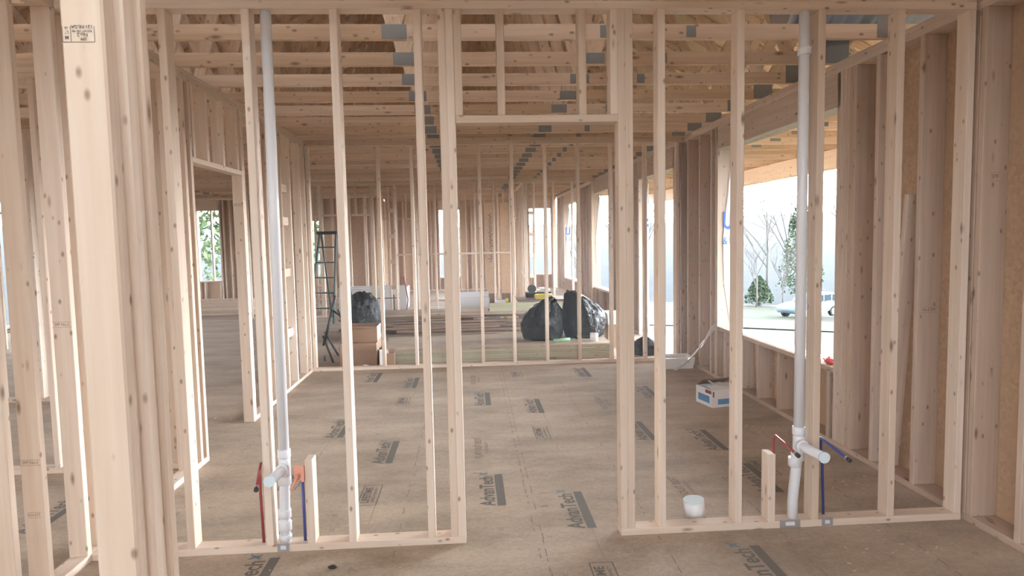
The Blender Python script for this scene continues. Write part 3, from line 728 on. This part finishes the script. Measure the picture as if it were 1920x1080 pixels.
for k in range(len(prof)-1):
    (xa, za), (xb, zb) = prof[k], prof[k+1]
    v = [bm.verts.new(p) for p in ((xa, -.07, za), (xb, -.07, zb), (xb, .07, zb), (xa, .07, za), (xa, -.07, za+.003), (xb, -.07, zb+.003), (xb, .07, zb+.003), (xa, .07, za+.003))]
    for f in ((0,3,2,1),(4,5,6,7),(0,1,5,4),(2,3,7,6),(1,2,6,5),(3,0,4,7)): bm.faces.new([v[i] for i in f])
to_obj('sheet', bm, CARDW, mn, (2.30, 5.98, .168))

# white foam pan with plastic film hung from the window sill
pn = empty('foam_tray', (2.40, 7.72, 0), 'white tray on the floor in the far right corner of the room', 'tray')
bm = bmesh.new(); add_tub(bm, .36, .40, .26, .30, .13, .02); to_obj('tray', bm, WHITE, pn, (2.40, 7.74, 0))
fl = empty('plastic_film', (2.5, 7.4, 0), 'sheer plastic strip drawn from the window sill to the white tray', 'plastic film')
bm = bmesh.new(); prev = None
pa, pb_ = Vector((2.63, 7.03, .60)), Vector((2.40, 7.56, .02))
for i in range(25):
    t = i/24; c = pa.lerp(pb_, t); c.z -= .05*math.sin(t*math.pi); wdt = .022+.01*math.sin(t*20)+(.0 if t < .72 else (t-.72)*.42)
    row = []
    for k in range(9):
        s_ = k/8-.5
        row.append(bm.verts.new(c+Vector((s_*wdt*1.6, .016*math.sin(k*2.1+t*9), s_*wdt*.9+.012*math.cos(k*2.6+t*7)))))
    if prev:
        for k in range(8): bm.faces.new((prev[k], prev[k+1], row[k+1], row[k]))
    prev = row
to_obj('film', bm, FILM, fl, (0, 0, 0), True)

# plank leaning in the right wall
lp = board('leaning_plank', -.045, .045, -.019, .019, 0, 1.75, SY, None); lp.location = (2.70, 4.02, .045+.875); lp.rotation_euler = (.095, .0, 0)
tag(lp, 'plank leaning inside a stud bay of the right wall', 'plank')

# sill litter and film
sl = empty('sill_film', (2.71, 5.8, .575), 'clear plastic film lying along the large window sill', 'plastic film')
bm = bmesh.new(); prev = None
for i in range(40):
    y = 4.95+i*.045
    row = [bm.verts.new((2.66+.022*k+.006*math.sin(i*1.3+k), y, .578+.014*abs(math.sin(i*.9+k*1.7)))) for k in range(7)]
    if prev:
        for k in range(6): bm.faces.new((prev[k], prev[k+1], row[k+1], row[k]))
    prev = row
to_obj('film', bm, FILM, sl, (0, 0, 0), True)
rd = empty('red_scrap', (2.72, 4.85, .575), 'crumpled red and white scrap on the near end of the large window sill', 'scrap')
bm = bmesh.new(); bmesh.ops.create_icosphere(bm, subdivisions=3, radius=.05)
for v in bm.verts: v.co *= random.uniform(.75, 1.25); v.co.z = v.co.z*.45+.022; v.co.y *= 2.0
to_obj('wad', bm, WRAPR, rd, (2.72, 4.85, .575))

# ---------------------------------------------------------------- house wrap on far jambs
def wrap(label, Y, z0, z1, txt, sub, s=.22):
    r = empty('house_wrap_flap', (2.74, Y, z0), label, 'house wrap')
    bm = bmesh.new(); zz = [z0, z0+.04, z0+.45, (z0+z1)/2, z1-.45, z1-.05]
    xl = [2.795, 2.775, 2.712, 2.70, 2.745, 2.79]; prev = None
    for x, z in zip(xl, zz):
        row = [bm.verts.new((x+(2.80-x)*k/4, Y-.006-.004*math.sin(k*2+z*9), z)) for k in range(5)]
        if prev:
            for k in range(4): bm.faces.new((prev[k], prev[k+1], row[k+1], row[k]))
        prev = row
    w_ = to_obj('flap', bm, WRAP, r); w_.location = -r.location
    sm = w_.modifiers.new('thickness', 'SOLIDIFY'); sm.thickness = .0015
    for t, ss, z, x in ((txt, s, 1.70, 2.752), (sub, s*.42, 1.49, 2.75)):
        if t:
            me = text_mesh(t, ss); me.materials.append(WRAPB); o = link('blue_lettering', me, None, r, (x, Y-.0125, z), (R90, 0, 0))
            o.scale = (.62 if len(t) == 1 else .72, 1, 1)
    return r
wrap('white house wrap flap with blue letter on the large window jamb', 7.01, .60, 2.45, 'U', '& L', .26)
wrap('white house wrap flap with blue letters on the patio opening jamb', 10.35, .05, 2.42, 'F', '', .3)
wrap('white house wrap flap on the third window jamb from the camera', 14.25, .52, 2.45, '', '')
wrap('white house wrap flap with blue letter on the farthest right window jamb', 18.65, .47, 2.43, 'U', 'L U', .3)

# ---------------------------------------------------------------- duct in the attic
dc = empty('flexible_duct', (2.7, 4.46, 2.86), 'big grey insulated duct lying on the trusses at upper right', 'duct')
bm = bmesh.new(); pts = []; rad = []
for i in range(61):
    t = i/60; x = 2.15+t*1.5; pts.append((x, 4.47+.1*t, 3.08+.05*math.sin(t*5))); rad.append(.205+.012*math.sin(i*1.25)+.012*math.sin(t*9))
add_tube(bm, pts, rad, 28); to_obj('sleeve', bm, DUCT, dc, (0, 0, 0), True).location = -dc.location
tube('collar', [(2.11, 4.47, 3.08), (2.17, 4.47, 3.08)], .17, GALV, dc, 28)

# ---------------------------------------------------------------- middle and far room things
# step ladder
def stepladder(loc, rz):
    r = empty('step_ladder', loc, 'dark green step ladder standing open at left beyond the second partition', 'step ladder', None, None, rz)
    def bar(name, p, q, w, d, m=LADG):
        p, q = Vector(p), Vector(q); v = q-p; L_ = v.length
        bm = bmesh.new(); add_box(bm, -w/2, w/2, -d/2, d/2, 0, L_)
        o = to_obj(name, bm, m); o.parent = r; o.location = p; o.rotation_mode = 'QUATERNION'; o.rotation_quaternion = Vector((0, 0, 1)).rotation_difference(v.normalized()); return o
    for s in (-1, 1):
        bar('rail', (s*.26, -.02, 0), (s*.17, .42, 1.72), .026, .05); bar('back_rail', (s*.26, 1.0, 0), (s*.17, .48, 1.72), .03, .04)
    for k in range(1, 6):
        z = k*.29; t = z/1.72; w = .26-.09*t
        bm = bmesh.new(); add_box(bm, -w, w, -.04, .04, -.012, .012); o = to_obj('step', bm, LADG); o.parent = r; o.location = (0, -.02+.44*t, z)
    bm = bmesh.new(); add_box(bm, -.21, .21, -.10, .12, 0, .06); o = to_obj('top_cap', bm, BLK); o.parent = r; o.location = (0, .45, 1.70)
stepladder((-2.86, 12.9, 0), -.25)
# black folding stand
fs2 = empty('folding_stand', (-1.88, 8.9, 0), 'black folding stand leaning beside the left end of the second partition', 'stand')
def bars(parent, name, segs, r, m):
    for p, q in segs: tube(name, [p, q], r, m, parent, 8)
bars(fs2, 'frame_bar', [((-1.93, 8.75, .22), (-1.80, 8.95, .82)), ((-1.99, 9.15, .22), (-1.86, 9.3, .82)), ((-1.93, 8.75, .35), (-1.80, 8.7, 0)), ((-1.98, 9.1, .35), (-1.84, 9.25, 0)), ((-1.93, 8.8, .02), (-2.0, 9.1, .02))], .014, BLK)
bars(fs2, 'cross_bar', [((-1.80, 8.95, .80), (-1.86, 9.3, .80)), ((-1.82, 8.9, .66), (-1.70, 8.9, .56)), ((-1.70, 8.9, .56), (-1.69, 8.9, .70))], .012, BLK)
bm = bmesh.new(); add_box(bm, -.012, .012, -.14, .14, -.06, .06); to_obj('bracket_pad', bm, BLK, fs2, (-1.73, 9.0, .62), False, (0, -.3, 0))
# bathtub
bt = empty('bathtub', (-2.2, 15.5, 0), 'white bathtub in the far left room beyond the third partition', 'bathtub')
bm = bmesh.new(); add_tub(bm, 1.5, 1.52, .74, .76, .5, .07); to_obj('shell', bm, TUBM, bt, (-2.2, 15.5, 0))
bm = bmesh.new(); add_box(bm, -.74, .74, -.39, -.378, .03, .44); to_obj('apron', bm, TUBM, bt, (-2.2, 15.5, 0))
# drywall-like white sheets, carton, saw, case, level
wbx = open_box('white_carton', 'large white carton with dark print beyond the lumber pile', (.03, 12.5, 0), .62, .4, .46, 0, CARDW, [('b', 1.2, .1, CARDW)], 'carton')
stick(wbx, 'dark_print', rect_mesh(.14, .02), INK, (-.12, -.203, .28), (R90, 0, 0)); stick(wbx, 'dark_print', rect_mesh(.2, .05), INKF, (.1, -.203, .2), (R90, 0, 0))
open_box('small_carton', 'small pale carton beside the yellow level beyond the lumber pile', (.55, 12.3, .0), .2, .2, .42, 0, CARDW, (), 'carton')
wt = empty('work_table', (1.45, 12.3, 0), 'plank work table carrying a black tool box and yellow case', 'table')
board('tabletop', .85, 2.1, 12.0, 12.7, .40, .438, GREY, wt)
for x in (.9, 2.0):
    for y in (12.05, 12.6): board('leg', x, x+.04, y, y+.05, 0, .40, GREY, wt)
yc = empty('yellow_case', (1.32, 12.2, .438), 'flat yellow tool case lying on the plank work table', 'tool case')
bm = bmesh.new(); add_box(bm, -.15, .17, -.1, .1, 0, .085); bmesh.ops.bevel(bm, geom=bm.edges[:], offset=.015, segments=2, affect='EDGES'); to_obj('case_body', bm, YEL, yc, (1.32, 12.2, .438))
bm = bmesh.new(); add_box(bm, -.16, .18, -.105, .105, .04, .048); to_obj('seam', bm, YEL, yc, (1.32, 12.2, .438))
ts = empty('miter_saw', (1.25, 12.55, .438), 'dark miter saw with pale top behind the yellow case', 'saw')
bm = bmesh.new(); add_box(bm, -.22, .25, -.1, .1, 0, .1); to_obj('saw_base', bm, BLK, ts, (1.25, 12.55, .438))
bm = bmesh.new(); add_tube(bm, [(-.1, -.03, .16), (-.1, .03, .16)], .08, 24); to_obj('blade_guard', bm, BLK, ts, (1.25, 12.55, .438))
bm = bmesh.new(); add_box(bm, .0, .24, -.08, .08, .1, .14); add_box(bm, .05, .19, -.06, .06, .14, .17); to_obj('motor_cover', bm, WHITE, ts, (1.25, 12.55, .438))
bm = bmesh.new(); add_tube(bm, [(-.3, 0, .5), (-.02, .0, .02)], .008, 8); to_obj('handle_rod', bm, WD[2], ts, (1.25, 12.55, .438))
lv = empty('yellow_level', (.62, 12.05, .36), 'short yellow level standing at the lumber pile', 'level')
bm = bmesh.new(); add_box(bm, -.025, .025, -.012, .012, -.34, .14); to_obj('level_body', bm, YEL, lv, (.62, 11.75, .36), False, (0, .12, 0))
bm = bmesh.new(); add_box(bm, -.012, .012, -.0135, -.0125, .05, .09); to_obj('vial', bm, BLK, lv, (.62, 11.75, .36), False, (0, .12, 0))
# distant rough plumbing
wp = empty('water_tube', (-1.36, 14.2, 0), 'thin red water tube rising in the far bath room'); wp['category'] = 'water tube'
tube('tubing', [(-1.38, 14.3, 0), (-1.34, 14.3, .3), (-1.42, 14.3, .8)], .012, REDP, wp, 8)
bp = empty('black_pipe_cross', (-1.62, 14.1, 0), 'thin black pipe cross standing before the white bathtub', 'pipe')
tube('riser', [(-1.62, 14.15, 0), (-1.62, 14.15, .42)], .012, BLK, bp, 8); tube('crossbar', [(-2.0, 14.15, .35), (-1.5, 14.15, .35)], .009, BLK, bp, 8)
# pale boards stacked in the west wing
random.seed(3)
for i in range(9):
    o = board('lumber_board', -7.6+random.uniform(-.1, .1), -4.75, 14.9+random.uniform(-.02, .02), 15.06, .001+i*.039, .0385+i*.039, WD, None)
    tag(o, 'pale board in the stack seen through the left doorway', 'lumber board', 'pale boards stacked beyond the left doorway')
# sheets of strand board leaning far back
for i, (x0, x1) in enumerate(((.38, .62), (.74, .97))):
    o = board('strand_board_sheet', x0, x1, 16.0, 16.012, .24, 2.4, OSBL, None, 0)
    tag(o, ('left', 'right')[i]+' of two strand board strips coloured as brightly lit, upright behind the third partition', 'board sheet')
    if i == 0:
        pts = [(.50+.035*math.sin(k*1.9)+.02*math.sin(k*5.3), 15.994, 2.15-k*.021+.022*math.sin(k*2.7)) for k in range(56)]
        tube('handwriting', pts, .006, INK, o, 4)
    b_ = board('support_block', x0, x1, 15.99, 16.06, 0, .24, GREY, None, 0); b_.parent = o; b_.location = b_.location - o.location

# ---------------------------------------------------------------- outdoors
GR = mat('winter_lawn', (.10, .12, .06), 1)
def _g():
    m = GR; L = m.node_tree.links.new; b = m.node_tree.nodes['Principled BSDF']; tc = N(m, 'ShaderNodeTexCoord')
    ns = N(m, 'ShaderNodeTexNoise'); ns.inputs['Scale'].default_value = .35; ns.inputs['Detail'].default_value = 8; L(tc.outputs['Object'], ns.inputs['Vector'])
    r = N(m, 'ShaderNodeValToRGB'); e = r.color_ramp.elements; e[0].position = .38; e[0].color = (.024, .022, .009, 1); e[1].position = .55; e[1].color = (.015, .030, .002, 1)
    L(ns.outputs['Fac'], r.inputs[0]); L(r.outputs[0], b.inputs['Base Color'])
_g()
def gz(x, y):
    d = max(0.0, math.hypot(max(x-3, -8.8-x, 0), max(y-20, -y, 0)))
    return -.5 - 2.2*(1-math.exp(-d/6)) - .055*min(d, 50)
bm = bmesh.new(); n = 60; L_ = 380; grid = []
for i in range(n+1):
    row = []
    for j in range(n+1):
        a, b = (i/n*2-1), (j/n*2-1); x, y = L_*a*abs(a)**.8, L_*b*abs(b)**.8
        if abs(x+3) < 5.4 and -2 < y < 20: z = -1.0
        else: z = gz(x, y)
        row.append(bm.verts.new((x, y, z)))
    grid.append(row)
for i in range(n):
    for j in range(n): bm.faces.new((grid[i][j], grid[i+1][j], grid[i+1][j+1], grid[i][j+1]))
tag(to_obj('ground', bm, GR, None, (0, 0, 0), True), kind='structure')
# driveway
ROAD = mat('pale_gravel', (.05, .05, .05), 1)
bm = bmesh.new(); prev = None
for i in range(40):
    t = i/39; x = 2+60*t; y = 45-23*t
    nx, ny = 23/64, 60/64
    row = [bm.verts.new((x+nx*w, y+ny*w, gz(x+nx*w, y+ny*w)+.06)) for w in (-4, -1.5, 1, 3.5)]
    if prev:
        for k in range(3): bm.faces.new((prev[k], prev[k+1], row[k+1], row[k]))
    prev = row
tag(to_obj('driveway', bm, ROAD), 'pale gravel driveway crossing the lawn outside', kind='structure')
# hills
HL = mat('hazy_woodland', (.36, .40, .42), 1)
def _h():
    m = HL; L = m.node_tree.links.new; b = m.node_tree.nodes['Principled BSDF']; tc = N(m, 'ShaderNodeTexCoord')
    ns = N(m, 'ShaderNodeTexNoise'); ns.inputs['Scale'].default_value = .25; ns.inputs['Detail'].default_value = 10; ns.inputs['Roughness'].default_value = .75; L(tc.outputs['Object'], ns.inputs['Vector'])
    r = N(m, 'ShaderNodeValToRGB'); e = r.color_ramp.elements; e[0].position = .35; e[0].color = (.026, .038, .046, 1); e[1].position = .62; e[1].color = (.037, .052, .062, 1)  # blue of the distance haze is mixed into the woodland colour
    L(ns.outputs['Fac'], r.inputs[0]); L(r.outputs[0], b.inputs['Base Color'])
_h()
bm = bmesh.new(); prev = None
for i in range(90):
    a = -math.pi*.2+i/89*math.pi*1.25
    row = []
    for k, (d, hh) in enumerate(((66, -5.6), (110, -1.6), (170, 2.6), (260, 6.5), (340, 8))):
        hz = hh+(1.6*math.sin(a*5+k)+1.0*math.sin(a*13+k*2)+.4*math.sin(a*41+k))*(k/4)
        row.append(bm.verts.new((d*math.cos(a), d*math.sin(a), hz)))
    if prev:
        for k in range(4): bm.faces.new((prev[k], prev[k+1], row[k+1], row[k]))
    prev = row
tag(to_obj('hill', bm, HL, None, (0, 0, 0), True), 'wooded hills beyond the lawn, coloured blue-grey as by haze', kind='structure')
# bare trees
def branch(bm, p, d, l, r, depth, rnd):
    q = p+d*l; mid = p+d*l*.5+Vector((rnd.uniform(-1, 1), rnd.uniform(-1, 1), 0))*l*.06
    add_tube(bm, [p, mid, q], [r, r*.8, r*.55], 5, False)
    if depth == 0: return
    for k in range(3 if depth > 1 else 4):
        nd = (d+Vector((rnd.uniform(-1, 1), rnd.uniform(-1, 1), rnd.uniform(-.2, .6)))*.75).normalized()
        branch(bm, p.lerp(q, rnd.uniform(.55, 1)), nd, l*rnd.uniform(.55, .8), r*.5, depth-1, rnd)
spots = [(25.0, 57, 8, 'pale young bare tree on the lawn, left one of a pair'), (27.6, 57.5, 7, 'pale young bare tree on the lawn, right one of a pair'),
         (23.5, 64, 15, 'tall bare tree behind the young pair, at left in the large window'), (30, 66, 17, 'tall bare tree right behind the young pair'),
         (34, 58, 16, 'tall bare tree behind the parked car'), (41, 60, 17, 'tall bare tree far right of the parked car'),
         (27, 72, 18, 'bare tree between the young pair and the hill'), (16, 70, 15, 'bare tree seen through the patio opening'), (36, 74, 18, 'bare tree at the foot of the hill'),
         (21, 80, 17, 'bare tree near the hill foot, left of the others'), (31, 84, 18, 'bare tree highest on the hill foot'), (12.5, 78, 15, 'bare tree seen through the third window opening')]
for i, (x, y, h, lb) in enumerate(spots):
    rnd = random.Random(40+i); r = empty('bare_tree', (x, y, gz(x, y)-.1), lb, 'tree')
    bm = bmesh.new(); add_tube(bm, [(0, 0, 0), (.05*h/9, 0, h*.35)], [h*.010, h*.007], 8); to_obj('trunk', bm, BARK, r, r.location, True)
    bm = bmesh.new()
    for k in range(6): branch(bm, Vector((.05*h/9, 0, h*(.2+.035*k))), Vector((rnd.uniform(-.6, .6), rnd.uniform(-.6, .6), 1)).normalized(), h*.26, h*.0048, 4, rnd)
    to_obj('branches', bm, BARK, r, r.location)
LEAF = mat('evergreen_leaves', (.085, .14, .05), .8)
LEAF2 = mat('cedar_leaves', (.09, .14, .075), .8)
def leafy(label, x, y, h, w, m, seed, n=2600):
    rnd = random.Random(seed); r = empty('evergreen_tree', (x, y, gz(x, y)-.1), label, 'tree')
    bm = bmesh.new(); add_tube(bm, [(0, 0, 0), (0, 0, h*.8)], [.18, .05], 8); to_obj('trunk', bm, BARK, r, r.location, True)
    bm = bmesh.new()
    for k in range(n):
        t = rnd.random()**.8; rr = w*(1-t)**.6*math.sqrt(rnd.random()); a = rnd.uniform(0, 6.28)
        c = Vector((rr*math.cos(a), rr*math.sin(a), h*(.12+.88*t)))
        s = rnd.uniform(.12, .3); M = Matrix.Translation(c) @ Matrix.Rotation(rnd.uniform(0, 6), 4, 'Z') @ Matrix.Rotation(rnd.uniform(-1.3, 1.3), 4, 'X')
        v = [bm.verts.new(M @ Vector(p)) for p in ((-s*.5, 0, 0), (0, -s*.7, .05), (s*.5, 0, 0), (0, s*.7, .05))]; bm.faces.new(v)
    to_obj('foliage', bm, m, r, r.location)
leafy('leafy green tree outside the far left window', -12.5, 31, 9, 3.4, LEAF, 1)
leafy('second leafy tree farther outside the far left window', -9.5, 36, 10, 3.4, LEAF, 2)
leafy('dark cedar beyond the parked car, right in the large window', 30.5, 60, 10, 2.3, LEAF2, 3)
leafy('low green cedar behind the young pair of trees', 27.0, 61, 2.8, 1.5, LEAF2, 4, 1500)

# parked car
CARP = mat('pale_blue_car_paint', (.26, .36, .47), .25, Coat_Weight=.6)
GLS = mat('car_glass', (.05, .07, .09), .1); TYR = mat('tyre_rubber', (.02, .02, .02), .8); RIM = mat('wheel_alloy', (.6, .6, .62), .3, Metallic=.7)
cpos = Vector((29.5, 46.5, gz(29.5, 46.5)+.06))
cpos = Vector((24.2, 46.3, 0)); cpos.z = gz(cpos.x, cpos.y)+.05
car = empty('car', cpos, 'pale blue car parked on the lawn outside the large window', 'car', None, None, .38)
def cpart(name, bm, m, parent=car, smooth=False):
    o = to_obj(name, bm, m, None, (0, 0, 0), smooth); o.parent = parent; return o
def extr(prof, w, bm, inset=0):
    a = [bm.verts.new((x, -w/2, z)) for x, z in prof]; b = [bm.verts.new((x, w/2, z)) for x, z in prof]
    bm.faces.new(a); bm.faces.new(b[::-1])
    for i in range(len(prof)): j = (i+1) % len(prof); bm.faces.new((a[j], a[i], b[i], b[j]))
bm = bmesh.new(); extr([(-2.3, .35), (-2.3, .85), (-1.45, 1.0), (-.8, 1.05), (1.9, 1.08), (2.3, 1.0), (2.35, .4)], 1.8, bm); bmesh.ops.bevel(bm, geom=bm.edges[:], offset=.07, segments=3, affect='EDGES'); cpart('body', bm, CARP, smooth=True)
bm = bmesh.new(); extr([(-1.0, 1.02), (-.35, 1.62), (1.6, 1.66), (2.15, 1.05)], 1.6, bm); bmesh.ops.bevel(bm, geom=bm.edges[:], offset=.06, segments=3, affect='EDGES'); cab = cpart('cabin', bm, CARP, smooth=True)
for sgn in (-1, 1):
    for x0, x1, x2, x3 in ((-.75, -.3, .45, .45), (.55, .55, 1.25, 1.25), (1.33, 1.33, 1.55, 1.9)):
        bm = bmesh.new(); y = sgn*.805
        v = [bm.verts.new(p) for p in ((x0, y, 1.1), (x1, y, 1.55), (x2, y, 1.56), (x3, y, 1.12))]; bm.faces.new(v); cpart('side_window', bm, GLS, cab)
for x in (-1.45, 1.4):
    for sgn in (-1, 1):
        bm = bmesh.new(); add_tube(bm, [(x, sgn*.7, .36), (x, sgn*.92, .36)], .37, 24); wh = cpart('wheel', bm, TYR)
        bm = bmesh.new(); add_tube(bm, [(x, sgn*.9, .36), (x, sgn*.93, .36)], .23, 20); cpart('rim', bm, RIM, wh)

# faint scattering volume added to imitate lens glare from the bright windows
HZ = bpy.data.materials.new('glare_haze'); HZ.use_nodes = True; hn = HZ.node_tree; hn.nodes.clear()
ho = hn.nodes.new('ShaderNodeOutputMaterial'); vs_ = hn.nodes.new('ShaderNodeVolumeScatter'); vs_.inputs['Density'].default_value = .0065; vs_.inputs['Anisotropy'].default_value = .15
vs_.inputs['Color'].default_value = (.93, .95, 1, 1)
hn.links.new(vs_.outputs[0], ho.inputs['Volume'])
bm = bmesh.new(); add_box(bm, XW-.1, XR+.1, YN-.1, YF+.1, -.03, 6.4)
tag(to_obj('haze', bm, HZ), 'faint haze added for the veil of lens glare in the framed house', 'haze', None, 'stuff')
